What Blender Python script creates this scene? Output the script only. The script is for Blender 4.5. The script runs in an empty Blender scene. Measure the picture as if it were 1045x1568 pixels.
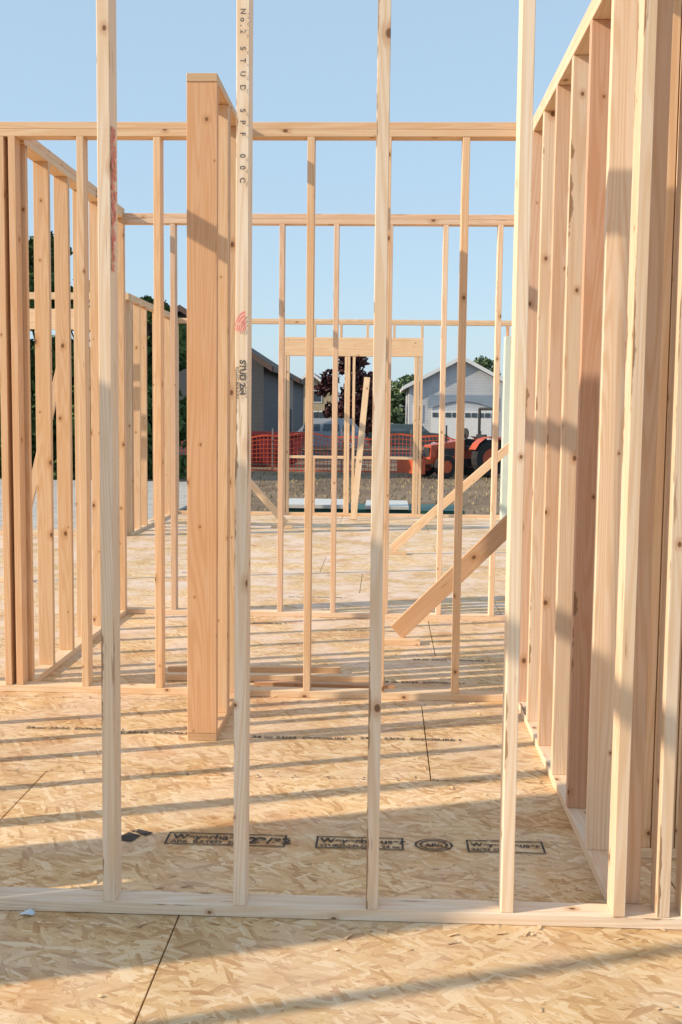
import bpy, math, random
from mathutils import Vector, Matrix
random.seed(7)
R=random.Random(11)
scene=bpy.context.scene
COL=scene.collection

# ------------------------------------------------------------------ node helpers
class NT:
    def __init__(s,name):
        s.m=bpy.data.materials.new(name); s.m.use_nodes=True
        s.t=s.m.node_tree; s.t.nodes.clear()
        s.out=s.n('ShaderNodeOutputMaterial'); s.b=s.n('ShaderNodeBsdfPrincipled')
        s.t.links.new(s.b.outputs[0],s.out.inputs[0])
    def n(s,k,**kw):
        x=s.t.nodes.new(k)
        for a,v in kw.items(): setattr(x,a,v)
        return x
    def put(s,v,sock):
        if isinstance(v,bpy.types.NodeSocket): s.t.links.new(v,sock)
        elif v is not None:
            if isinstance(v,(tuple,list)) and len(v)==3 and sock.type=='RGBA': v=(*v,1)
            sock.default_value=v
    def math(s,op,a,b=None,c=None,clamp=False):
        x=s.n('ShaderNodeMath',operation=op,use_clamp=clamp)
        s.put(a,x.inputs[0]); s.put(b,x.inputs[1]); s.put(c,x.inputs[2]); return x.outputs[0]
    def vm(s,op,a,b=None):
        x=s.n('ShaderNodeVectorMath',operation=op)
        s.put(a,x.inputs[0]); s.put(b,x.inputs[1]); return x.outputs['Value'] if op=='LENGTH' else x.outputs[0]
    def mix(s,f,a,b,blend='MIX'):
        x=s.n('ShaderNodeMix',data_type='RGBA',blend_type=blend)
        s.put(f,x.inputs[0]); s.put(a,x.inputs[6]); s.put(b,x.inputs[7]); return x.outputs[2]
    def noise(s,vec,scale=1,detail=3,rough=.55,dim='3D',dist=0):
        x=s.n('ShaderNodeTexNoise',noise_dimensions=dim)
        s.put(vec,x.inputs['Vector']); x.inputs['Scale'].default_value=scale
        x.inputs['Detail'].default_value=detail; x.inputs['Roughness'].default_value=rough
        x.inputs['Distortion'].default_value=dist
        return x
    def ss(s,v,a,b,lo=0.,hi=1.):
        x=s.n('ShaderNodeMapRange',interpolation_type='SMOOTHSTEP')
        s.put(v,x.inputs[0]); x.inputs[1].default_value=a; x.inputs[2].default_value=b
        x.inputs[3].default_value=lo; x.inputs[4].default_value=hi; return x.outputs[0]
    def bump(s,h,st=.3,d=.01):
        x=s.n('ShaderNodeBump'); x.inputs['Strength'].default_value=st; x.inputs['Distance'].default_value=d
        s.put(h,x.inputs['Height']); s.t.links.new(x.outputs[0],s.b.inputs['Normal'])

def plain(name,col,rough=.6,var=.15,scale=8,metal=0,spec=.3):
    N=NT(name); tc=N.n('ShaderNodeTexCoord')
    no=N.noise(tc.outputs['Object'],scale,3)
    f=N.ss(no.outputs[0],.3,.7)
    c=N.mix(f,tuple(v*(1-var) for v in col),tuple(min(1,v*(1+var)) for v in col))
    N.put(c,N.b.inputs['Base Color']); N.b.inputs['Roughness'].default_value=rough
    N.b.inputs['Metallic'].default_value=metal; N.b.inputs['Specular IOR Level'].default_value=spec
    return N.m

def wood(name,pale,mid,red,dirt=0.0,knots=.55,wane=.0):
    N=NT(name)
    uv=N.n('ShaderNodeUVMap',uv_map='UVMap').outputs[0]
    at=N.n('ShaderNodeAttribute',attribute_name='tint')
    sp=N.n('ShaderNodeSeparateColor'); N.t.links.new(at.outputs['Color'],sp.inputs[0])
    hue,bri,end=sp.outputs[0],sp.outputs[1],sp.outputs[2]
    S=(2.6,11.,1.)
    sv=N.vm('MULTIPLY',uv,S)
    vo=N.n('ShaderNodeTexVoronoi',voronoi_dimensions='2D'); N.put(sv,vo.inputs['Vector']); vo.inputs['Scale'].default_value=1
    d=N.vm('SUBTRACT',sv,vo.outputs['Position'])
    d=N.vm('MULTIPLY',d,(.75/S[0],1/S[1],0))
    dist=N.vm('LENGTH',d)
    vs=N.n('ShaderNodeSeparateColor'); N.t.links.new(vo.outputs['Color'],vs.inputs[0])
    pick=N.math('GREATER_THAN',vs.outputs[0],knots)
    rad=N.math('MULTIPLY_ADD',N.math('POWER',vs.outputs[1],2.),.010,.003)
    q=N.math('DIVIDE',dist,rad)
    core=N.math('MULTIPLY',N.ss(q,.6,1.15,1,0),pick)
    halo=N.math('MULTIPLY',N.ss(q,.9,3.4,1,0),pick)
    sx=N.n('ShaderNodeSeparateXYZ'); N.put(uv,sx.inputs[0])
    w=N.math('MULTIPLY',halo,.012)
    v2=N.math('ADD',sx.outputs[1],w)
    cb=N.n('ShaderNodeCombineXYZ'); N.put(sx.outputs[0],cb.inputs[0]); N.put(v2,cb.inputs[1])
    g1=N.noise(N.vm('MULTIPLY',cb.outputs[0],(.55,11,1)),1,1,.5).outputs[0]
    rings=N.math('SINE',N.math('MULTIPLY',g1,85.))
    rings=N.ss(rings,-.6,1.0)
    g2=N.noise(N.vm('MULTIPLY',cb.outputs[0],(4,160,1)),1,2,.6).outputs[0]
    g3=N.noise(N.vm('MULTIPLY',uv,(1.3,9,1)),1,3,.6).outputs[0]
    base=N.mix(N.ss(hue,0,.6),pale,mid)
    base=N.mix(N.ss(hue,.6,1.0),base,red)
    dk=N.mix(1.0,base,(.84,.69,.52),'MULTIPLY')
    c=N.mix(N.math('MULTIPLY',rings,.5),base,dk)
    c=N.mix(N.ss(g2,.35,.75,0,.35),c,dk)
    c=N.mix(N.ss(g3,.45,.75,0,.65),c,N.mix(1.0,base,(.95,.81,.66),'MULTIPLY'))
    c=N.mix(N.math('MULTIPLY',halo,.5),c,(.50,.24,.10))
    c=N.mix(N.math('MULTIPLY',core,.85),c,(.15,.06,.025))
    g4=N.noise(N.vm('MULTIPLY',uv,(2.2,26,1)),1,3,.65).outputs[0]
    c=N.mix(N.ss(g4,.70-dirt,.76-dirt,0,.65),c,(.30,.16,.07))
    if wane:
        al=at.outputs['Alpha']
        wn=N.noise(N.vm('MULTIPLY',uv,(1.4,2,1)),1,5,.7).outputs[0]
        lim=N.math('MULTIPLY',N.math('SUBTRACT',wn,.62-wane),2.6)
        m=N.ss(N.math('SUBTRACT',lim,al),-.02,.05,0,.85)
        c=N.mix(m,c,N.mix(g2,(.20,.10,.05),(.42,.26,.14)))
    c=N.mix(N.math('MULTIPLY',end,.4),c,(.50,.30,.15))
    hs=N.n('ShaderNodeHueSaturation'); N.put(c,hs.inputs['Color']); N.put(bri,hs.inputs['Value'])
    N.put(hs.outputs[0],N.b.inputs['Base Color'])
    N.b.inputs['Roughness'].default_value=.62; N.b.inputs['Specular IOR Level'].default_value=.25
    N.bump(g2,.25,.001)
    return N.m

M_pale=wood('whitewood_lumber',(.85,.72,.58),(.83,.65,.48),(.80,.57,.40),dirt=.05,knots=.64,wane=.09)
M_fir=wood('fir_lumber',(.83,.66,.47),(.79,.56,.36),(.72,.42,.25),knots=.48,wane=.0)
M_post=wood('knotty_fir_lumber',(.82,.65,.46),(.78,.54,.34),(.70,.41,.235),knots=.12)
M_hem=wood('fir_lumber_pinkish',(.85,.70,.54),(.82,.60,.44),(.72,.46,.33),knots=.50,wane=.04)

def osb_mat(name,ca,cb_,cc,cd):
    N=NT(name)
    tc=N.n('ShaderNodeTexCoord').outputs['Object']
    wob=N.noise(tc,9,1).outputs['Color']
    wv=N.vm('MULTIPLY',N.vm('SUBTRACT',wob,(.5,.5,.5)),(.02,.02,0))
    p=N.vm('ADD',tc,wv)
    best=None;bval=None
    for i,(ang,sx,sy) in enumerate([(8,9.,46.),(63,10.,54.),(-38,8.5,42.),(28,13.,66.)]):
        mp=N.n('ShaderNodeMapping'); N.put(p,mp.inputs[0])
        mp.inputs['Rotation'].default_value=(0,0,math.radians(ang)); mp.inputs['Location'].default_value=(i*3.7,i*1.3,0)
        sc=N.vm('MULTIPLY',mp.outputs[0],(sx,sy,0.))
        vo=N.n('ShaderNodeTexVoronoi',voronoi_dimensions='2D'); N.put(sc,vo.inputs['Vector']); vo.inputs['Scale'].default_value=1
        se=N.n('ShaderNodeSeparateColor'); N.t.links.new(vo.outputs['Color'],se.inputs[0])
        fib=N.noise(N.vm('MULTIPLY',sc,(.8,5,0)),1,1,dim='2D').outputs[0]
        val=N.math('ADD',se.outputs[0],N.math('MULTIPLY',N.math('SUBTRACT',fib,.5),.8))
        pr=N.math('SUBTRACT',se.outputs[1],N.math('MULTIPLY',vo.outputs['Distance'],.3))
        if best is None: best,bval=pr,val
        else:
            g=N.math('GREATER_THAN',pr,best)
            mx=N.n('ShaderNodeMix',data_type='FLOAT'); N.put(g,mx.inputs[0]); N.put(bval,mx.inputs[2]); N.put(val,mx.inputs[3])
            bval=mx.outputs[0]; best=N.math('MAXIMUM',pr,best)
    cr=N.n('ShaderNodeValToRGB'); N.put(bval,cr.inputs[0])
    e=cr.color_ramp.elements; e[0].position=0.0; e[0].color=(*ca,1); e[1].position=1.0; e[1].color=(*cd,1)
    a=e.new(.3); a.color=(*cb_,1); a=e.new(.7); a.color=(*cc,1)
    at=N.n('ShaderNodeAttribute',attribute_name='tint')
    sp=N.n('ShaderNodeSeparateColor'); N.t.links.new(at.outputs['Color'],sp.inputs[0])
    big=N.noise(tc,1.1,2).outputs[0]
    hs=N.n('ShaderNodeHueSaturation'); N.put(cr.outputs[0],hs.inputs['Color'])
    N.put(N.math('MULTIPLY',sp.outputs[1],N.ss(big,.3,.7,.88,1.06)),hs.inputs['Value'])
    sl=N.noise(N.vm('MULTIPLY',p,(30,75,1)),1,2).outputs[0]
    c=N.mix(N.ss(sl,.64,.71,0,.6),hs.outputs[0],(.30,.16,.07))
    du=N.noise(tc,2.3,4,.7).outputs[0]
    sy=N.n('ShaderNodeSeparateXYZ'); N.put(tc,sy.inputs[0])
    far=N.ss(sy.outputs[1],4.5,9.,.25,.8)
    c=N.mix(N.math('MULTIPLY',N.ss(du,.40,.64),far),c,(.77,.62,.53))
    st=N.noise(N.vm('ADD',tc,(7.3,2.1,0)),1.7,4,.65).outputs[0]
    c=N.mix(N.ss(st,.53,.66,0,.5),c,N.mix(1.0,c,(.78,.55,.34),'MULTIPLY'))
    N.put(c,N.b.inputs['Base Color']); N.b.inputs['Roughness'].default_value=.68; N.b.inputs['Specular IOR Level'].default_value=.3
    N.bump(sl,.3,.002)
    return N.m
M_osb=osb_mat('osb_board',(.50,.29,.13),(.66,.43,.21),(.75,.53,.29),(.83,.65,.42))

# ------------------------------------------------------------------ board builder
def set_attr(me,name,cols,uvs=None):
    me.color_attributes.new(name,'FLOAT_COLOR','CORNER')
    ca=me.color_attributes[name]
    flat=[c for t in cols for c in t]; ca.data.foreach_set('color',flat)
    if uvs:
        me.uv_layers.new(name='UVMap'); u=me.uv_layers['UVMap']; u.data.foreach_set('uv',[c for t in uvs for c in t])
class Boards:
    def __init__(s): s.v=[];s.f=[];s.uv=[];s.t=[]
    def board(s,a,b,w,t,wdir,hue=None,bri=None,jit=0.0):
        a=Vector(a);b=Vector(b);d=(b-a);L=d.length;d.normalize()
        wd=Vector(wdir); wd=(wd-d*wd.dot(d)).normalized(); n=d.cross(wd)
        if jit:
            o=wd*R.uniform(-jit,jit)+n*R.uniform(-jit,jit); o2=wd*R.uniform(-jit,jit)+n*R.uniform(-jit,jit)
            a=a+o; b=b+o2
        hue=R.random() if hue is None else hue
        bri=R.uniform(.86,1.06) if bri is None else bri
        k=len(s.v)
        for e in (a,b):
            for (i,j) in ((-1,-1),(1,-1),(1,1),(-1,1)): s.v.append(e+wd*(w/2*i)+n*(t/2*j))
        ou=R.uniform(0,50);ov=R.uniform(0,50)
        off=0
        for q in range(4):
            q2=(q+1)%4; wid=w if q%2==0 else t
            s.f.append((k+q,k+q2,k+4+q2,k+4+q))
            s.uv+= [(ou,ov+off),(ou,ov+off+wid),(ou+L,ov+off+wid),(ou+L,ov+off)]
            s.t+= [(hue,bri,0,0),(hue,bri,0,1),(hue,bri,0,1),(hue,bri,0,0)]; off+=wid
        for fc in ((k+3,k+2,k+1,k),(k+4,k+5,k+6,k+7)):
            s.f.append(fc); s.uv+=[(ou,ov),(ou+.01,ov),(ou+.01,ov+w),(ou,ov+w)]; s.t+=[(hue,bri,1,1)]*4
    def ab(s,x0,x1,y0,y1,z0,z1,**kw):
        D=[x1-x0,y1-y0,z1-z0]; ax=max(range(3),key=lambda i:D[i])
        c=[(x0+x1)/2,(y0+y1)/2,(z0+z1)/2]; lo=[x0,y0,z0];hi=[x1,y1,z1]
        a=list(c);b=list(c);a[ax]=lo[ax];b[ax]=hi[ax]
        o=[i for i in range(3) if i!=ax]; wd=[0,0,0]; wd[o[0]]=1
        s.board(a,b,D[o[0]],D[o[1]],wd,**kw)
    def make(s,name,mat,bevel=.0018,parent=None):
        faces=[]; uv=[]; tt=[]
        for i,fc in enumerate(s.f):
            base=(fc[0]//8)*8; c=sum((s.v[base+j] for j in range(8)),Vector())/8
            p0,p1,p2=s.v[fc[0]],s.v[fc[1]],s.v[fc[2]]
            nn=(p1-p0).cross(p2-p1); mid=sum((s.v[j] for j in fc),Vector())/4
            U=s.uv[4*i:4*i+4]; TT=s.t[4*i:4*i+4]
            if nn.dot(mid-c)<0: fc=tuple(reversed(fc)); U=U[::-1]; TT=TT[::-1]
            faces.append(fc); uv+=U; tt+=TT
        me=bpy.data.meshes.new(name); me.from_pydata([tuple(v) for v in s.v],[],faces)
        set_attr(me,'tint',tt,uv)
        me.materials.append(mat)
        ob=bpy.data.objects.new(name,me); COL.objects.link(ob)
        if bevel:
            md=ob.modifiers.new('bev','BEVEL'); md.width=bevel; md.segments=1; md.limit_method='ANGLE'
        if parent: ob.parent=parent
        return ob
T=.038; W=.089
def empty(name):
    e=bpy.data.objects.new(name,None); COL.objects.link(e); return e

def wall_x(name,y,x0,x1,top,studs,mat,depth=W,hues=None,plates=2,parent=None,bris=None):
    B=Boards()
    B.ab(x0,x1,y,y+depth,0.001,T,hue=.1,bri=1.0)
    zt=top-T*plates
    for i in range(plates):
        B.ab(x0,x1,y+.001*i,y+depth-.001*i,zt+i*T+.0005,zt+(i+1)*T-.0005,hue=.35+.3*i,bri=.98)
    for i,s in enumerate(studs):
        h=hues[i] if hues else None
        B.ab(s,s+T,y,y+depth,T+.0005,zt,hue=h,jit=.0025,bri=bris[i] if bris else None)
    return B.make(name,mat,parent=parent)
def wall_y(name,x,y0,y1,top,studs,mat,depth=W,plates=2,hues=None,parent=None):
    B=Boards()
    B.ab(x,x+depth,y0,y1,0.001,T,hue=.15,bri=1.0)
    zt=top-T*plates
    for i in range(plates): B.ab(x+.001*i,x+depth-.001*i,y0,y1,zt+i*T+.0005,zt+(i+1)*T-.0005,hue=.3+.2*i,bri=1)
    for i,s in enumerate(studs):
        B.ab(x,x+depth,s,s+T,T+.0005,zt,hue=hues[i] if hues else None,jit=.0025)
    return B.make(name,mat,parent=parent)

# ------------------------------------------------------------------ walls
Y1,Y2,Y3=5.92,8.31,16.7
YF=3.272
fw=empty('front_stud_wall')
wall_x('framing',YF,-2.10,2.6,3.09,[-1.90,-1.62,-1.268,-.858,-.449,-.036,.377,.720,.853,.932,1.25,1.66,2.07,2.5],M_pale,
       hues=[.3,.5,.2,.12,.05,.18,.1,.45,.3,.2,.3,.4,.2,.5],parent=fw)
wall_y('room_stud_wall',.735,YF+W+.002,5.915,3.09,[3.366,3.79,4.20,4.60,5.01,5.42,5.80,5.872],M_hem,
       hues=[.55,.2,.95,.25,.75,.3,.8,.5])
wall_x('interior_stud_wall',3.82,.83,2.3,3.09,[.84,.882,.924,.966,1.008,1.05,1.46,1.87,2.25],M_fir,hues=[.5,.3,.7,.4,.6,.3,.5,.4,.5])
wall_x('interior_stud_wall',Y1,-3.0,3.2,3.09,[-2.9,-2.5,-2.09,-2.03,-1.66,-1.25,-.848,-.432,-.026,.387,.735,.80,1.2,1.6,2.0,2.4,2.8],M_fir,
       hues=[.5,.6,.7,.75,.3,.5,.4,.45,.5,.55,.8,.7,.5,.6,.4,.5,.6])
wall_y('interior_stud_wall',-2.08,YF+W+.002,5.30,3.09,[3.37,3.78,4.19,4.6,4.9,5.25],M_fir)
wall_y('interior_stud_wall',-2.06,Y1+W+.002,Y2-.002,3.07,[6.02,6.42,6.83,7.24,7.64,8.05,8.26],M_fir,hues=[.7,.35,.5,.3,.6,.4,.5])
wall_x('interior_stud_wall',Y2,-2.10,1.9,3.04,[-2.08,-2.03,-1.63,-1.22,-.808,-.402,.003,.41,.815,1.2,1.6],M_hem,
       hues=[.8,.6,.5,.4,.5,.45,.4,.3,.2,.4,.5])
wall_y('interior_stud_wall',1.0,Y1+W+.002,Y2-.002,3.05,[6.1,6.5,6.9,7.3,7.7,8.1],M_hem)
B=Boards()
x0,x1=-.921,-.781
B.ab(x0,x1,5.09,Y1-.002,.001,T,hue=.5,bri=.9)
B.ab(x0,x1,5.085,Y1-.002,3.052,3.09,hue=.3)
B.ab(x0,x1,5.088,5.126,T,3.051,hue=.85,bri=1.0)
B.ab(x0+.002,x1-.002,5.45,5.488,T,3.051,hue=.3,bri=1.0)
B.ab(x0+.002,x1-.002,5.50,5.538,T,3.051,hue=.6,bri=.9)
B.ab(x0,x1,5.86,5.898,T,3.051,hue=.3)
B.make('door_post_framing',M_post)
wall_y('interior_stud_wall',-3.25,13.6,Y3-.002,3.0,[13.62,13.7,14.1,14.5,15.3,16.1,16.5],M_fir)
B=Boards()
B.ab(-8,-3.26,13.5,13.59,.001,T); B.ab(-8,-3.16,13.5,13.59,2.92,3.0,hue=.3)
B.ab(-7.6,-3.5,13.495,13.535,2.55,2.80,hue=.35,bri=1.05)
for sx in (-8,-7.7,-6.4,-5.1,-3.62,-3.5,-3.3): B.ab(sx,sx+T,13.5,13.59,T,2.918 if sx in(-8,-7.7,-3.5,-3.3) else 2.55)
B.make('header_stud_wall',M_fir)
B=Boards()
zt=2.97
B.ab(-3.25,3.4,Y3,Y3+W,.001,T,hue=.5); B.ab(-3.25,3.4,Y3,Y3+W,zt-2*T,zt-T,hue=.6);B.ab(-3.25,3.4,Y3,Y3+W,zt-T+.001,zt,hue=.3)
B.ab(-1.55,.56,Y3-.004,Y3+W+.003,2.42,2.66,hue=.42,bri=1.05); B.ab(-1.55,.56,Y3-.002,Y3+W,2.662,2.70,hue=.2)
for sx in (-1.59,-1.548,-1.50,.43,.472,.52): B.ab(sx,sx+T,Y3,Y3+W,T,2.418 if sx not in(-1.59,.52) else zt-2*T,hue=.4)
for sx in (-1.1,-.7,-.3,.1): B.ab(sx,sx+T,Y3,Y3+W,2.702,zt-2*T,hue=.4)
for sx in (-.62,-.578,-.50): B.ab(sx,sx+T,Y3,Y3+W,T,2.418,hue=.35,bri=1.05)
B.ab(-1.46,-.622,Y3,Y3+W,.87,.91,hue=.3);B.ab(-.46,.43,Y3,Y3+W,.87,.91,hue=.3)
for sx in (-1.1,0.0): B.ab(sx,sx+T,Y3,Y3+W,T,.869)
for sx in (-3.2,-2.8,-2.4): B.ab(sx,sx+T,Y3,Y3+W,T,zt-2*T)
B.ab(1.80,1.84,Y3,Y3+W,T,zt-2*T);
B.make('window_wall_framing',M_fir)
B=Boards(); B.board((-.44,15.9,.02),(-.28,Y3-.03,2.1),.089,T,(1,0,0),hue=.3); B.make('diagonal_brace',M_fir)
M_wrap=plain('weather_barrier',(.66,.70,.60),.6,.06,3)
B=Boards(); B.ab(1.76,1.99,Y3-.25,Y3-.02,.002,2.72); ob=B.make('sheathed_wall_stub',M_wrap)

def brace(a,b,foot,w=.089,t=T,wd=(0,0,1),hue=.4,bri=None):
    e=empty('diagonal_brace')
    B=Boards(); B.board(a,b,w,t,wd,hue=hue,bri=bri); B.make('brace_board',M_fir,parent=e)
    B=Boards(); fx,fy=foot; B.ab(fx-.17,fx+.12,fy-.03,fy+.06,.002,.04,hue=.3); B.make('foot_block',M_fir,parent=e)
brace((.10,7.42,.075),(1.04,7.42,1.02),(.14,7.37),w=.12,hue=.8,bri=.88)
brace((.10,12.2,.06),(1.75,12.2,1.55),(.14,12.15),hue=.4)
brace((-1.33,14.8,.06),(-2.3,14.8,1.15),(-1.35,14.75),hue=.35)
brace((-3.38,9.8,.06),(-2.9,9.8,2.0),(-3.35,9.75),w=.07,hue=.4)
wall_y('interior_stud_wall',1.76,9.5,12.4,2.98,[9.6,10.4,11.2,12.3],M_fir)

B=Boards()
B.board((-1.25,6.26,.021),(.02,6.32,.021),.060,T,(0,1,0),hue=.1)
B.board((-1.28,6.44,.021),(-.25,6.52,.021),.060,T,(0,1,0),hue=.5)
B.board((-.72,6.12,.021),(.08,6.10,.021),.060,T,(0,1,0),hue=.85,bri=.8)
B.make('loose_lumber',M_fir)

sw=empty('unseen_shadow_wall')  # unseen wall left of the frame, added to cast shade and stud streaks
wall_y('framing',-3.49,-1.2,3.3,3.09,[-1.2+.406*i for i in range(12)],M_fir,parent=sw)
for (ya,yb,za,zb) in ((1.98,2.42,0,3.09),(2.422,2.70,0,.30),(2.422,2.70,1.50,3.09),(2.702,3.02,0,3.09)):  # added solid panels shade floor and studs; opening lets a lit patch through
    B=Boards(); B.ab(-3.504,-3.492,ya,yb,za,zb); B.make('added_shade_panel',M_osb,bevel=0,parent=sw)

# ------------------------------------------------------------------ subfloor
def panels():
    B=Boards()
    for k in range(-5,12):
        ya=2.16+1.22*k; yb=ya+1.22
        o={0:-.62,1:-1.45,2:.22,3:-.9,4:.35,5:-1.5,6:-.2}.get(k, (-.62 if k%2 else .6))
        if ya>16.8: break
        yb2=min(yb,16.83)
        i=-4
        while True:
            xa=o+2.44*i; xb=xa+2.44; i+=1
            if xa>4.2: break
            lim=-8.2
            if xb<lim: continue
            xa=max(xa,lim); xb=min(xb,4.4)
            if ya>13.65 and xb< -3.3: continue
            if ya>13.65: xa=max(xa,-3.4)
            z=R.uniform(-.0008,.0008)
            g=.0026
            B.ab(xa+g,xb-g,ya+g*1.5,yb2-g*1.5,-.019+z,0+z,hue=.5,bri=R.uniform(.91,1.05))
    return B.make('osb_subfloor',M_osb,bevel=.001)
panels()
M_dark=plain('rim_board',(.07,.05,.035),.8)
B=Boards(); B.ab(-8.2,4.4,-3.9,13.6,-.3,-.022); B.ab(-3.35,4.4,13.6,16.8,-.3,-.024); B.make('floor_deck',M_dark,bevel=0)

# ------------------------------------------------------------------ ink marks
def ink(name,col,fade=.45):
    N=NT(name); tc=N.n('ShaderNodeTexCoord').outputs['Object']
    no=N.noise(tc,60,3,.7).outputs[0]; f=N.ss(no,fade,fade+.1)
    tr=N.n('ShaderNodeBsdfTransparent'); mx=N.n('ShaderNodeMixShader')
    N.put(N.math('SUBTRACT',1.0,N.math('MULTIPLY',f,.8)),mx.inputs[0]); N.t.links.new(tr.outputs[0],mx.inputs[1]); N.t.links.new(N.b.outputs[0],mx.inputs[2])
    N.t.links.new(mx.outputs[0],N.out.inputs[0])
    N.put(col,N.b.inputs['Base Color']); N.b.inputs['Roughness'].default_value=.8
    return N.m
M_ink=ink('black_ink',(.045,.038,.034),.56); M_pink=ink('red_ink',(.80,.25,.24),.55); M_redsp=ink('red_spray',(.72,.22,.16),.45); M_gink=ink('faded_ink',(.11,.10,.095),.55)
def text(name,body,size,mw,mat,parent=None,bold=0.0,sp=1.0):
    cu=bpy.data.curves.new(name,'FONT'); cu.body=body; cu.size=size; cu.offset=bold; cu.space_character=sp
    ob=bpy.data.objects.new(name,cu); COL.objects.link(ob)
    dg=bpy.context.evaluated_depsgraph_get(); me=bpy.data.meshes.new_from_object(ob.evaluated_get(dg))
    bpy.data.objects.remove(ob); me.transform(mw); me.materials.clear(); me.materials.append(mat)
    o=bpy.data.objects.new(name,me); COL.objects.link(o); o.parent=parent; return o
def strip_mesh(name,quads,mat,parent=None):
    v=[];f=[]
    for q in quads: k=len(v); v+=q; f.append(tuple(range(k,k+len(q))))
    me=bpy.data.meshes.new(name); me.from_pydata(v,[],f); me.materials.append(mat)
    o=bpy.data.objects.new(name,me); COL.objects.link(o); o.parent=parent; return o
yy=YF-.0045
def vert(x,z):
    return Matrix.Translation((x,yy,z))@Matrix(((0,1,0,0),(0,0,-1,0),(-1,0,0,0),(0,0,0,1)))
sx=-.449
text('grade_stamp','S-GRN  W W   No.2  S T U D   S P F   0 0 C',.022,vert(sx+.015,2.98),M_gink,fw,.0006,1.75)
text('grade_stamp','STUD 2x4',.024,vert(sx+.016,1.72),M_gink,fw,.0012)
text('grade_stamp','KD-HT 92 S-DRY',.013,vert(sx+.004,1.70),M_gink,fw,.0002)
qs=[]
for r in (.008,.014,.020,.026,.032):
    for i in range(8):
        a0=math.pi*.05+i*math.pi*.11; a1=a0+math.pi*.11
        a0=min(a0,math.pi);a1=min(a1,math.pi)
        def P(a,rr):
            x=sx+.034-abs(math.sin(a/2))*rr; return (x,yy,1.80+rr*2.0*math.cos(a/2)*.9)
        qs.append([P(a0,r),P(a1,r),P(a1,r+.0035),P(a0,r+.0035)])
strip_mesh('lumber_stamp',qs,M_pink,fw)
sx1=-.858+.0405
qs=[]
for z in [1.98+.03*i for i in range(14)]:
    a=R.uniform(.02,.06)
    qs.append([(sx1+.002,YF+.004,z),(sx1+.002,YF+.012+a,z),(sx1+.002,YF+.012+a+R.uniform(-.01,.01),z+.03),(sx1+.002,YF+.004,z+.03)])
strip_mesh('red_paint_mark',qs,M_redsp,fw)
fs=empty('panel_stamp')
def rect(x0,x1,y0,y1,w=.007,z=.004):
    return [[(x0,y0,z),(x1,y0,z),(x1,y0+w,z),(x0,y0+w,z)],[(x0,y1-w,z),(x1,y1-w,z),(x1,y1,z),(x0,y1,z)],
            [(x0,y0+w,z),(x0+w,y0+w,z),(x0+w,y1-w,z),(x0,y1-w,z)],[(x1-w,y0+w,z),(x1,y0+w,z),(x1,y1-w,z),(x1-w,y1-w,z)]]
def fl(x,y,rot=0,z=.0042): return Matrix.Translation((x,y,z))@Matrix.Rotation(rot,4,'Z')
q=rect(-.78,-.34,3.83,3.94)+rect(-.23,.09,3.83,3.94)+rect(.32,.60,3.83,3.94)+[[(-.97,3.86,.004),(-.90,3.84,.004),(-.88,3.90,.004),(-.93,3.93,.004)],[(-.93,3.94,.004),(-.86,3.90,.004),(-.84,3.93,.004),(-.9,3.96,.004)]]
# round seal between the two long stamps
for rr in (.05,.036):
    for i in range(20):
        a0=i*.31416;a1=a0+.31416; q.append([(.20+rr*1.25*math.cos(a),3.885+r2*math.sin(a),.004) if False else (.20+r2*1.25*math.cos(a),3.885+r2*math.sin(a),.004) for a,r2 in ((a0,rr),(a1,rr),(a1,rr+.006),(a0,rr+.006))])
strip_mesh('stamp_frames',q,M_ink,fs)
text('stamp_text','Weyerhaeuser',.055,fl(-.76,3.885),M_ink,fs,.0016); text('stamp_text','APA  RATED  23/32',.034,fl(-.76,3.845),M_ink,fs,.001)
text('stamp_text','23/32',.07,fl(-.48,3.86),M_ink,fs,.0025)
text('stamp_text','Weyerhaeuser',.052,fl(-.215,3.885),M_ink,fs,.0016); text('stamp_text','STURD-I-FLOOR 24 oc',.03,fl(-.215,3.845),M_ink,fs,.001)
text('stamp_text','APA',.035,fl(.168,3.872),M_ink,fs,.0016)
text('stamp_text','Weyerhaeuser',.042,fl(.335,3.885),M_ink,fs,.0014);text('stamp_text','23/32 EXP 1',.03,fl(.335,3.845),M_ink,fs,.001)
for (x,y) in ((-1.75,5.22),(-1.35,5.18),(-.62,5.15),(-.1,5.17),(.0,6.3),(-1.2,8.0),(-.8,9.2),(.2,6.9),(-.3,7.8),(-2.2,10.5)):
    text('stamp_text','24 oc 23/32  EXPOSURE 1',.045,fl(x,y),M_ink,fs,.0012)
M_paper=plain('paper',(.62,.72,.82),.6,.05)
strip_mesh('paper_scrap',[[(-1.115,3.235,.006),(-1.085,3.228,.012),(-1.08,3.25,.02),(-1.10,3.262,.008)],[(-1.085,3.228,.012),(-1.07,3.235,.006),(-1.065,3.252,.007),(-1.08,3.25,.02)]],M_paper)
M_nail=plain('nail_steel',(.10,.09,.085),.5,.1,5)
v=[];f=[]
for k in range(0,5):
    for yo in (.012,-.012):
        y=2.16+1.22*k+yo
        x=-2.5
        while x<1.9:
            xx=x+R.uniform(-.01,.01); kk=len(v)
            for i in range(6): v.append((xx+.005*math.cos(i*1.047),y+.005*math.sin(i*1.047),.0025))
            f.append(tuple(range(kk,kk+6))); x+=.152
me=bpy.data.meshes.new('floor_nails'); me.from_pydata(v,[],f); me.materials.append(M_nail); o=bpy.data.objects.new('floor_nails',me); COL.objects.link(o)
v=[];f=[]
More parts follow.
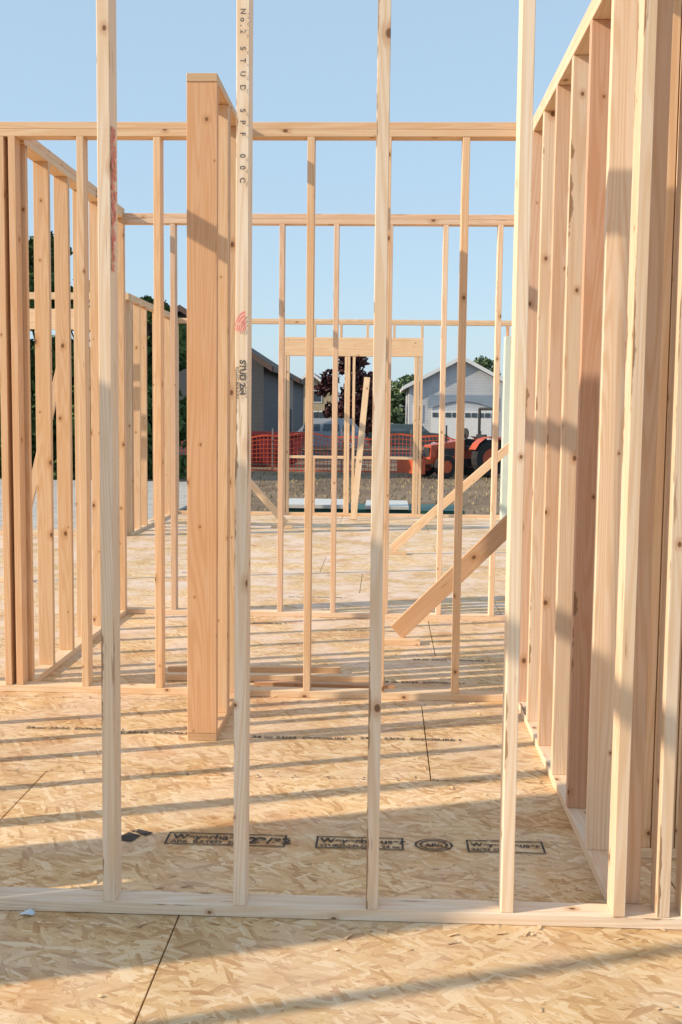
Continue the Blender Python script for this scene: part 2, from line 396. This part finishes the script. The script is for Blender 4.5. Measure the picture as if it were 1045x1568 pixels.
for i in range(420):
    x=R.uniform(-2,1.6); y=R.uniform(2.5,8.5) if R.random()<.5 else R.choice((3.2,3.42,5.85,8.25))+R.gauss(0,.06)
    an=R.uniform(0,3.14); l=R.uniform(.004,.018); w=R.uniform(.002,.006); c_,s_=math.cos(an),math.sin(an); kk=len(v); z=.004
    for (a_,b_,dz) in ((-l,-w,0),(l,-w,R.uniform(0,.006)),(l,w,R.uniform(0,.006)),(-l,w,0)): v.append((x+a_*c_-b_*s_,y+a_*s_+b_*c_,z+dz))
    f.append((kk,kk+1,kk+2,kk+3))
M_chip=plain('wood_chips',(.72,.52,.32),.8,.3,20)
me=bpy.data.meshes.new('wood_chips'); me.from_pydata(v,[],f); me.materials.append(M_chip); o=bpy.data.objects.new('wood_chips',me); COL.objects.link(o)

# ------------------------------------------------------------------ ground
GZ=-.5
N=NT('dry_earth'); tc=N.n('ShaderNodeTexCoord').outputs['Object']
a=N.noise(tc,.35,4,.6).outputs[0]; b=N.noise(tc,6,4,.7).outputs[0]
c=N.mix(N.ss(a,.35,.65),(.15,.10,.06),(.27,.19,.12)); c=N.mix(N.ss(b,.4,.7,0,.6),c,(.11,.075,.045))
N.put(c,N.b.inputs['Base Color']); N.b.inputs['Roughness'].default_value=.95
M_gr=N.m
strip_mesh('ground',[[(-900,-900,GZ),(900,-900,GZ),(900,1500,GZ),(-900,1500,GZ)]],M_gr)
M_conc=plain('concrete',(.46,.43,.39),.85,.12,2)
B=Boards(); B.ab(-11,-4.2,15.5,31,GZ-.05,GZ+.06); B.make('concrete_driveway',M_conc,bevel=0)
M_as=plain('asphalt',(.07,.07,.07),.9,.15,3)
strip_mesh('road',[[(-200,50,GZ+.004),(200,50,GZ+.004),(200,57,GZ+.004),(-200,57,GZ+.004)]],M_as)
M_dg=plain('dry_grass_blades',(.32,.24,.13),.9,.35,3)
v=[];f=[]
for i in range(5000):
    x=R.uniform(-9,9); y=17.5+20.5*R.random()**.8; h=R.uniform(.03,.11); an=R.uniform(0,6.28); dx=math.cos(an)*.02;dy=math.sin(an)*.02
    k=len(v); v+=[(x-dx,y-dy,GZ),(x+dx,y+dy,GZ),(x+R.uniform(-.05,.05),y+R.uniform(-.05,.05),GZ+h)]; f.append((k,k+1,k+2))
me=bpy.data.meshes.new('dry_grass'); me.from_pydata(v,[],f); me.materials.append(M_dg); o=bpy.data.objects.new('dry_grass',me); COL.objects.link(o)
M_gw=plain('green_foam_board',(.03,.10,.08),.5); M_wh=plain('white_sheet',(.6,.6,.58),.5,.04)
e=empty('stacked_sheet_goods')
B=Boards(); B.ab(-1.6,1.3,17.6,18.8,-.45,.02); B.make('green_sheets',M_gw,parent=e)
B=Boards(); B.ab(-1.62,-.6,17.55,18.8,.03,.09);B.ab(-.3,.4,17.55,18.8,.03,.08); B.make('white_sheets',M_wh,parent=e)

# ------------------------------------------------------------------ trees
def leafmat(name,c1,c2):
    N=NT(name); at=N.n('ShaderNodeAttribute',attribute_name='shade')
    sp=N.n('ShaderNodeSeparateColor'); N.t.links.new(at.outputs['Color'],sp.inputs[0])
    N.put(N.mix(sp.outputs[0],c1,c2),N.b.inputs['Base Color']); N.b.inputs['Roughness'].default_value=.7
    N.b.inputs['Specular IOR Level'].default_value=.2
    return N.m
M_lf=leafmat('dark_foliage',(.025,.05,.015),(.10,.15,.04)); M_rl=leafmat('purple_foliage',(.035,.012,.015),(.10,.035,.03))
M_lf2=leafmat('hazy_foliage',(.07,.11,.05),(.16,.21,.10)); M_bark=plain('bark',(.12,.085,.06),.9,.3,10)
def cone(v,f,a,b,ra,rb,n=7):
    a=Vector(a);b=Vector(b);d=(b-a).normalized(); u=d.orthogonal().normalized(); w=d.cross(u); k=len(v)
    for p,r in ((a,ra),(b,rb)):
        for i in range(n):
            t=6.2832*i/n; v.append(tuple(p+u*math.cos(t)*r+w*math.sin(t)*r))
    for i in range(n): f.append((k+i,k+(i+1)%n,k+n+(i+1)%n,k+n+i))
    f.append(tuple(k+n+i for i in range(n)))
def leaves(name,clumps,nper,ls,mat,parent=None):
    v=[];f=[];sh=[]
    for (c,r) in clumps:
        cs=R.random()
        for i in range(nper):
            d=Vector((R.gauss(0,1),R.gauss(0,1),R.gauss(0,1))).normalized()*(R.random()**.45)
            p=Vector(c)+Vector((d.x*r,d.y*r,d.z*r*.75))
            u=Vector((R.gauss(0,1),R.gauss(0,1),R.gauss(0,1))).normalized(); w=u.orthogonal().normalized(); s=ls*R.uniform(.6,1.3)
            k=len(v); v+=[tuple(p-u*s),tuple(p+w*s*.5),tuple(p+u*s),tuple(p-w*s*.5)]; f.append((k,k+1,k+2,k+3))
            q=min(1,max(0,cs*.6+.4*R.random())); sh+=[(q,q,q,1)]*4
    me=bpy.data.meshes.new(name); me.from_pydata(v,[],f); set_attr(me,'shade',sh)
    me.materials.append(mat); o=bpy.data.objects.new(name,me); COL.objects.link(o); o.parent=parent; return o
def tree(name,x,y,h,cr,mat,low=.2,nc=34,nper=110,ls=.13):
    e=empty(name); v=[];f=[]
    b=Vector((x,y,GZ-.05)); top=b+Vector((R.uniform(-.3,.3),0,h*.8)); cone(v,f,b,b+(top-b)*.5,h*.03,h*.02); cone(v,f,b+(top-b)*.5,top,h*.02,h*.006)
    cl=[]
    for i in range(nc):
        t=low+(1-low)*R.random(); ww=cr*math.sin(math.pi*min(1,max(.08,(t-low)/(1-low)*.85+.12)))**.7; an=R.uniform(0,6.28); rr=ww*R.random()**.5
        p=b+Vector((math.cos(an)*rr,math.sin(an)*rr,h*t*.97)); cl.append((p,cr*R.uniform(.25,.42)))
        if i%2==0: cone(v,f,b+(top-b)*min(.95,t*.8),p,h*.008,h*.002,5)
    me=bpy.data.meshes.new('trunk'); me.from_pydata(v,[],f); me.materials.append(M_bark); o=bpy.data.objects.new('trunk',me); COL.objects.link(o); o.parent=e
    leaves('foliage',cl,nper,ls,mat,e)
for (x,h,cr) in ((-13.2,5.5,1.7),(-11.6,7.0,1.9),(-10.5,7.3,1.6),(-9.2,5.8,1.6),(-8.1,5.6,1.5),(-7.1,5.4,1.3),(-12.4,3.6,2.1),(-10.6,3.4,2.0),(-8.9,3.4,1.9),(-7.5,3.2,1.5)):
    tree('dark_leafy_tree',x,33.5+R.uniform(-.8,.8),h,cr,M_lf,low=.0,nc=46,nper=110,ls=.17)
tree('purple_leaf_tree',-2.6,78,6.4,1.9,M_rl,low=.12,nc=36,nper=110,ls=.2)
tree('purple_leaf_tree',-1.5,82,5.6,1.5,M_rl,low=.12,nc=30,nper=100,ls=.2)
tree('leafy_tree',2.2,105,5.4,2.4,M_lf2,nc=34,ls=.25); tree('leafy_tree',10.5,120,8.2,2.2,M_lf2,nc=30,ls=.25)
cl=[]
for i in range(260):
    x=R.uniform(-90,90); y=R.uniform(165,185); h=3.2+1.7*math.sin(x*.13)+1.2*math.sin(x*.31+2)
    cl.append(((x,y,GZ+R.uniform(.5,max(1.5,h+2))),R.uniform(1.5,2.6)))
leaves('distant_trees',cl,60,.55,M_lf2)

# ------------------------------------------------------------------ houses
def mesh_obj(name,v,f,mat,parent=None):
    me=bpy.data.meshes.new(name); me.from_pydata([tuple(p) for p in v],[],f); me.materials.append(mat)
    o=bpy.data.objects.new(name,me); COL.objects.link(o); o.parent=parent; return o
def siding(name,col):
    N=NT(name); tc=N.n('ShaderNodeTexCoord').outputs['Object']; s=N.n('ShaderNodeSeparateXYZ'); N.put(tc,s.inputs[0])
    fr=N.math('FRACT',N.math('MULTIPLY',s.outputs[2],5.5)); k=N.ss(fr,.0,.15,.7,1)
    no=N.noise(tc,1.2,3).outputs[0]
    hs=N.n('ShaderNodeHueSaturation'); hs.inputs['Color'].default_value=(*col,1); N.put(N.math('MULTIPLY',k,N.ss(no,.3,.7,.92,1.05)),hs.inputs['Value'])
    N.put(hs.outputs[0],N.b.inputs['Base Color']); N.b.inputs['Roughness'].default_value=.7; return N.m
M_glass=plain('window_glass',(.06,.08,.10),.15,.1,2,spec=.6); M_trim=plain('white_trim',(.72,.73,.73),.6,.05)
M_brt=plain('brown_trim',(.12,.08,.065),.6,.05)
M_rf=plain('roof_shingle',(.12,.105,.09),.9,.25,4); M_rf2=plain('roof_shingle_grey',(.28,.285,.29),.85,.1,4)
def boxm(v,f,x0,x1,y0,y1,z0,z1):
    k=len(v); v+=[(x0,y0,z0),(x1,y0,z0),(x1,y1,z0),(x0,y1,z0),(x0,y0,z1),(x1,y0,z1),(x1,y1,z1),(x0,y1,z1)]
    f+=[(k,k+3,k+2,k+1),(k+4,k+5,k+6,k+7),(k,k+1,k+5,k+4),(k+1,k+2,k+6,k+5),(k+2,k+3,k+7,k+6),(k+3,k,k+4,k+7)]
def house(name,x0,x1,y0,y1,eave,ridge,wallm,roofm,wins,trim=None,oh=.4):
    trim=trim or M_trim
    e=empty(name); xm=(x0+x1)/2; z0=GZ-.05; ze=GZ+eave; zr=GZ+ridge
    v=[(x0,y0,z0),(x1,y0,z0),(x1,y0,ze),(xm,y0,zr),(x0,y0,ze),(x0,y1,z0),(x1,y1,z0),(x1,y1,ze),(xm,y1,zr),(x0,y1,ze)]
    f=[(0,1,2,3,4),(9,8,7,6,5),(0,4,9,5),(1,6,7,2),(4,3,8,9),(3,2,7,8)]
    mesh_obj('walls',v,f,wallm,e)
    sl=(zr-ze)/(xm-x0); v=[];f=[]
    for sgn,xe in ((-1,x0-oh),(1,x1+oh)):
        zz=zr-abs(xe-xm)*sl; th=.18; k=len(v)
        for y in (y0-oh,y1+oh): v+=[(xm,y,zr+.02),(xe,y,zz+.02),(xe,y,zz+.02+th),(xm,y,zr+.02+th)]
        f+=[(k,k+1,k+2,k+3),(k+7,k+6,k+5,k+4),(k,k+4,k+5,k+1),(k+3,k+2,k+6,k+7),(k+1,k+5,k+6,k+2)]
    mesh_obj('roof',v,f,roofm,e)
    v=[];f=[]
    for sgn,xe in ((-1,x0-oh),(1,x1+oh)):
        zz=zr-abs(xe-xm)*sl; k=len(v); y=y0-oh-.03
        v+=[(xm,y,zr+.24),(xe,y,zz+.24),(xe,y,zz-.02),(xm,y,zr-.02)]; f.append((k,k+1,k+2,k+3))
        boxm(v,f,min(xe,xe+.06*sgn),max(xe,xe+.06*sgn),y0-oh,y1+oh,zz-.02,zz+.2)
    mesh_obj('fascia',v,f,trim,e)
    v=[];f=[]
    for (wx,wz,ww,wh) in wins: boxm(v,f,wx-ww/2-.09,wx+ww/2+.09,y0-.05,y0-.01,GZ+wz-.09,GZ+wz+wh+.09)
    mesh_obj('window_trim',v,f,M_trim,e)
    v=[];f=[]
    for (wx,wz,ww,wh) in wins: boxm(v,f,wx-ww/2,wx+ww/2,y0-.07,y0-.055,GZ+wz,GZ+wz+wh)
    mesh_obj('windows',v,f,M_glass,e)
    return e
hg=siding('grey_siding',(.075,.076,.084)); hw=siding('white_siding',(.50,.52,.55)); ht=siding('tan_siding',(.40,.33,.22)); hb=siding('blue_grey_siding',(.11,.12,.14))
hb2=siding('portal_blue_grey',(.26,.32,.40))
e=house('grey_house',-12.0,-5.1,46,56,4.0,6.2,hg,M_rf,[(-9.5,1.0,1.2,1.3),(-7.2,1.0,1.2,1.3)],M_brt)
house('grey_house',-9.0,-5.2,62,70,3.9,4.9,hb,M_rf,[(-5.9,1.0,.8,1.2)],M_brt)
house('tan_house',-8.4,-4.6,95,106,3.9,5.4,ht,M_rf,[(-6.3,1.1,.9,1.0),(-5.4,1.1,.7,1.0),(-6.0,3.0,.9,.9)])
e=house('white_house',1.6,8.6,75,87,3.9,5.75,hw,M_rf2,[(2.2,1.6,.5,1.0)])
v=[];f=[];y=74.9
ar=[]
for i in range(13):
    t=i/12; ar.append((2.9+4.6*t, GZ+2.4+.55*math.sin(math.pi*t)))
top=GZ+3.35
for i in range(12):
    (xa,za),(xb,zb)=ar[i],ar[i+1]; k=len(v); v+=[(xa,y,za),(xb,y,zb),(xb,y,top),(xa,y,top)]; f.append((k,k+1,k+2,k+3))
mesh_obj('garage_arch',v,f,hb2,e)
v=[];f=[]; boxm(v,f,3.1,5.0,74.82,74.95,GZ,GZ+2.3); boxm(v,f,5.3,7.2,74.82,74.95,GZ,GZ+2.3); mesh_obj('garage_doors',v,f,M_trim,e)
v=[];f=[]
for x in (3.2,3.65,4.1,4.55,5.4,5.85,6.3,6.75): boxm(v,f,x,x+.36,74.79,74.81,GZ+1.85,GZ+2.15)
mesh_obj('door_glazing',v,f,M_glass,e)

# ------------------------------------------------------------------ fence, vehicles
M_or=plain('orange_netting',(.62,.10,.045),.5,.15,3); M_pst=plain('steel_post',(.25,.24,.22),.6)
e=empty('safety_fence'); v=[];f=[]; y=38.
def zt_(x): return GZ+1.26+.07*math.sin(x*1.7)+.05*math.sin(x*4.1)
x=-9.
while x<8:
    k=len(v); yy2=y+.06*math.sin(x*2); w=.009; v+=[(x-w,yy2,GZ+.05),(x+w,yy2,GZ+.05),(x+w,yy2,zt_(x)),(x-w,yy2,zt_(x))]; f.append((k,k+1,k+2,k+3)); x+=.13
for j in range(9):
    t=j/8; x=-9.
    while x<8:
        x2=x+.25; w=.010 if j not in (0,8) else .028
        za=GZ+.05+(zt_(x)-GZ-.05)*t; zb=GZ+.05+(zt_(x2)-GZ-.05)*t; k=len(v)
        ya=y+.06*math.sin(x*2)+.004; yb=y+.06*math.sin(x2*2)+.004
        v+=[(x,ya,za-w),(x2,yb,zb-w),(x2,yb,zb+w),(x,ya,za+w)]; f.append((k,k+1,k+2,k+3)); x=x2
mesh_obj('netting',v,f,M_or,e)
v=[];f=[]
for x in (-8.8,-6.3,-3.9,-1.5,.9,3.3,5.7,7.8): boxm(v,f,x-.025,x+.025,y+.08,y+.13,GZ-.1,GZ+1.5)
mesh_obj('posts',v,f,M_pst,e)
M_to=plain('orange_paint',(.50,.085,.03),.4,.1,3,spec=.5); M_tire=plain('tire_rubber',(.03,.03,.03),.8); M_blk=plain('black_metal',(.04,.04,.042),.5)
M_red=plain('red_paint',(.16,.022,.028),.45,.15,3,spec=.5)
def wheel(v,f,c,r,w,n=20,ax='y'):
    c=Vector(c); prof=[(-w/2,r*.55),(-w/2,r*.93),(-w*.3,r),(w*.3,r),(w/2,r*.93),(w/2,r*.55)]
    k=len(v)
    for i in range(n):
        t=6.2832*i/n
        for (o,rr) in prof:
            p=(math.cos(t)*rr,o,math.sin(t)*rr) if ax=='y' else (o,math.cos(t)*rr,math.sin(t)*rr)
            v.append(tuple(c+Vector(p)))
    m=len(prof)
    for i in range(n):
        j=(i+1)%n
        for q in range(m-1): f.append((k+i*m+q,k+i*m+q+1,k+j*m+q+1,k+j*m+q))
def disc(v,f,c,r,w,n=16,ax='y'):
    c=Vector(c)
    for o in (-w/2,w/2):
        k=len(v)
        for i in range(n):
            t=6.2832*i/n; p=(math.cos(t)*r,o,math.sin(t)*r) if ax=='y' else (o,math.cos(t)*r,math.sin(t)*r); v.append(tuple(c+Vector(p)))
        f.append(tuple(range(k,k+n)))
def tractor(X,Y):
    e=empty('tractor'); z=GZ
    v=[];f=[];
    for yy3 in (-.62,.62): wheel(v,f,(X+.65,Y+yy3,z+.62),.62,.34); wheel(v,f,(X-1.0,Y+yy3,z+.38),.38,.24)
    mesh_obj('tires',v,f,M_tire,e)
    v=[];f=[]
    for yy3 in (-.62,.62): disc(v,f,(X+.65,Y+yy3,z+.62),.35,.22); disc(v,f,(X-1.0,Y+yy3,z+.38),.22,.18)
    k=len(v); v+=[(X-1.35,Y-.25,z+.6),(X-.1,Y-.32,z+.6),(X-.1,Y+.32,z+.6),(X-1.35,Y+.25,z+.6),(X-1.3,Y-.22,z+1.05),(X-.1,Y-.3,z+1.22),(X-.1,Y+.3,z+1.22),(X-1.3,Y+.22,z+1.05)]
    f+=[(k,k+3,k+2,k+1),(k+4,k+5,k+6,k+7),(k,k+1,k+5,k+4),(k+1,k+2,k+6,k+5),(k+2,k+3,k+7,k+6),(k+3,k,k+4,k+7)]
    for yy3 in (-.62,.62):
        for i in range(7):
            a0=math.radians(15+i*20);a1=a0+math.radians(20); k=len(v); r=.72
            v+=[(X+.65+r*math.cos(a0),Y+yy3-.2,z+.62+r*math.sin(a0)),(X+.65+r*math.cos(a1),Y+yy3-.2,z+.62+r*math.sin(a1)),(X+.65+r*math.cos(a1),Y+yy3+.2,z+.62+r*math.sin(a1)),(X+.65+r*math.cos(a0),Y+yy3+.2,z+.62+r*math.sin(a0))]; f.append((k,k+1,k+2,k+3))
    boxm(v,f,X-2.0,X-1.85,Y-.8,Y+.8,z+.15,z+.6)
    boxm(v,f,X-1.85,X-.4,Y-.45,Y-.37,z+.45,z+.6); boxm(v,f,X-1.85,X-.4,Y+.37,Y+.45,z+.45,z+.6)
    mesh_obj('body',v,f,M_to,e)
    v=[];f=[]
    boxm(v,f,X-1.2,X+.9,Y-.18,Y+.18,z+.35,z+.6)
    boxm(v,f,X-1.36,X-1.34,Y-.18,Y+.18,z+.68,z+.98); boxm(v,f,X-1.1,X-.5,Y-.34,Y-.30,z+.72,z+.95)
    boxm(v,f,X+.3,X+.75,Y-.25,Y+.25,z+.9,z+1.02); boxm(v,f,X+.7,X+.8,Y-.25,Y+.25,z+1.0,z+1.4)
    cone(v,f,(X-.1,Y,z+1.15),(X+.12,Y,z+1.42),.03,.03); disc(v,f,(X+.13,Y,z+1.43),.18,.03,ax='x')
    for yy3 in (-.45,.45): cone(v,f,(X+.95,Y+yy3,z+.8),(X+.95,Y+yy3,z+2.25),.05,.05)
    cone(v,f,(X+.95,Y-.45,z+2.25),(X+.95,Y+.45,z+2.25),.05,.05)
    cone(v,f,(X-.7,Y-.15,z+1.1),(X-.7,Y-.15,z+1.7),.03,.03)
    mesh_obj('frame_and_seat',v,f,M_blk,e)
    e.location=Vector((X,Y,0))-Matrix.Rotation(math.radians(28),3,'Z')@Vector((X,Y,0)); e.rotation_euler=(0,0,math.radians(28))
tractor(2.55,36.4)
def car(name,X,Y,L,H,mat,dirn=1):
    e=empty(name); z=GZ; w=.88; s=L/4.6
    body=[(-2.3,.35),(-2.28,.8),(-2.1,.95),(-1.2,1.02),(1.9,1.05),(2.25,.95),(2.3,.4),(1.9,.28),(-1.9,.28)]
    cab=[(-1.25,1.0),(-.6,H),(1.5,H),(2.05,1.02)]
    v=[];f=[]
    for prof,ww,wt in ((body,w,w),(cab,w-.04,w-.2)):
        k=len(v); n=len(prof)
        for sg in (-1,1):
            for (px,pz) in prof: v.append((X+px*s*dirn,Y+sg*(wt if pz>1.1 else ww),z+pz))
        f.append(tuple(range(k,k+n))); f.append(tuple(range(k+2*n-1,k+n-1,-1)))
        for i in range(n): j=(i+1)%n; f.append((k+i,k+j,k+n+j,k+n+i))
    mesh_obj('body',v,f,mat,e)
    v=[];f=[]
    for sg in (-1,1):
        for (a,b2) in ((-.95,-.05),(.05,.95),(1.05,1.6)):
            k=len(v); y1_=Y+sg*(w-.035); y2_=Y+sg*(w-.19)
            v+=[(X+a*s*dirn,y1_,z+1.08),(X+b2*s*dirn,y1_,z+1.08),(X+(b2-.05)*s*dirn,y2_,z+H-.1),(X+(a+.12)*s*dirn,y2_,z+H-.1)]; f.append((k,k+1,k+2,k+3))
    mesh_obj('windows',v,f,M_glass,e)
    v=[];f=[]
    for px in (-1.4,1.4):
        for sg in (-1,1): wheel(v,f,(X+px*s,Y+sg*(w-.08),z+.34),.34,.22)
    mesh_obj('tires',v,f,M_tire,e)
    v=[];f=[]
    for px in (-1.4,1.4):
        for sg in (-1,1): disc(v,f,(X+px*s,Y+sg*(w-.06),z+.34),.2,.2)
    mesh_obj('rims',v,f,M_trim,e)
M_cw=plain('silver_car_paint',(.36,.38,.42),.3,.03,2,spec=.6); M_cd=plain('dark_car_paint',(.05,.07,.07),.25,.05,2,spec=.6)
car('parked_suv',-3.4,59.5,4.8,1.75,M_cw); car('parked_car',1.3,61,4.5,1.48,M_cd,-1)
e=empty('red_dumpster'); v=[];f=[]
X,Y=-5.0,42; 
k=len(v); v+=[(X-1.6,Y-.9,GZ+.12),(X+1.6,Y-.9,GZ+.12),(X+1.6,Y+.9,GZ+.12),(X-1.6,Y+.9,GZ+.12),(X-2,Y-1.,GZ+1.3),(X+2,Y-1.,GZ+1.3),(X+2,Y+1.,GZ+1.3),(X-2,Y+1.,GZ+1.3)]
f+=[(0,3,2,1),(0,1,5,4),(1,2,6,5),(2,3,7,6),(3,0,4,7)]
boxm(v,f,X-2.05,X+2.05,Y-1.06,Y-1.0,GZ+1.2,GZ+1.34)
for xx in (-1.3,-.65,0,.65,1.3): boxm(v,f,X+xx-.04,X+xx+.04,Y-1.04,Y-.9,GZ+.12,GZ+1.2)
mesh_obj('bin',v,f,M_red,e)
v=[];f=[]
for xx in(-1.3,1.3):
    disc(v,f,(X+xx,Y-.7,GZ+.06),.09,.08)
mesh_obj('casters',v,f,M_blk,e)

# ------------------------------------------------------------------ light, sky
AZ=19.; EL=28.
L=Vector((math.cos(math.radians(AZ))*math.cos(math.radians(EL)),math.sin(math.radians(AZ))*math.cos(math.radians(EL)),-math.sin(math.radians(EL))))
sl=bpy.data.lights.new('sun','SUN'); sl.energy=5.0; sl.angle=math.radians(.6); sl.color=(1,.84,.64)
so=bpy.data.objects.new('sun',sl); COL.objects.link(so); so.rotation_euler=L.to_track_quat('-Z','Y').to_euler()
wd=bpy.data.worlds.new('World'); scene.world=wd; wd.use_nodes=True; nt=wd.node_tree; nt.nodes.clear()
sk=nt.nodes.new('ShaderNodeTexSky'); sk.sky_type='NISHITA'; sk.sun_disc=False; sk.sun_elevation=math.radians(EL); sk.sun_rotation=math.radians(251)
sk.dust_density=1.0; sk.air_density=1.0; sk.ozone_density=1.5
mx=nt.nodes.new('ShaderNodeMix'); mx.data_type='RGBA'; mx.inputs[0].default_value=.6
nt.links.new(sk.outputs[0],mx.inputs[6]); mx.inputs[7].default_value=(4.0,5.5,6.8,1)
bg=nt.nodes.new('ShaderNodeBackground'); bg.inputs[1].default_value=.15
wo=nt.nodes.new('ShaderNodeOutputWorld'); nt.links.new(mx.outputs[2],bg.inputs[0]); nt.links.new(bg.outputs[0],wo.inputs[0])

# ------------------------------------------------------------------ camera
a=math.radians(2.24);p=math.radians(5.17);r=math.radians(.65)
F=Vector((-math.sin(a)*math.cos(p),math.cos(a)*math.cos(p),-math.sin(p))); R0=Vector((math.cos(a),math.sin(a),0)); U0=R0.cross(F)
Rr=R0*math.cos(r)+U0*math.sin(r); Uu=U0*math.cos(r)-R0*math.sin(r)
cam=bpy.data.cameras.new('camera'); co=bpy.data.objects.new('camera',cam); COL.objects.link(co)
co.matrix_world=Matrix(((Rr.x,Uu.x,-F.x,0),(Rr.y,Uu.y,-F.y,0),(Rr.z,Uu.z,-F.z,1.568),(0,0,0,1)))
cam.sensor_fit='VERTICAL'; cam.sensor_height=36; cam.sensor_width=24; cam.lens=1680/1568*36; cam.clip_end=3000; cam.clip_start=.05
scene.camera=co
scene.view_settings.view_transform='Standard'; scene.view_settings.look='None'; scene.view_settings.exposure=0
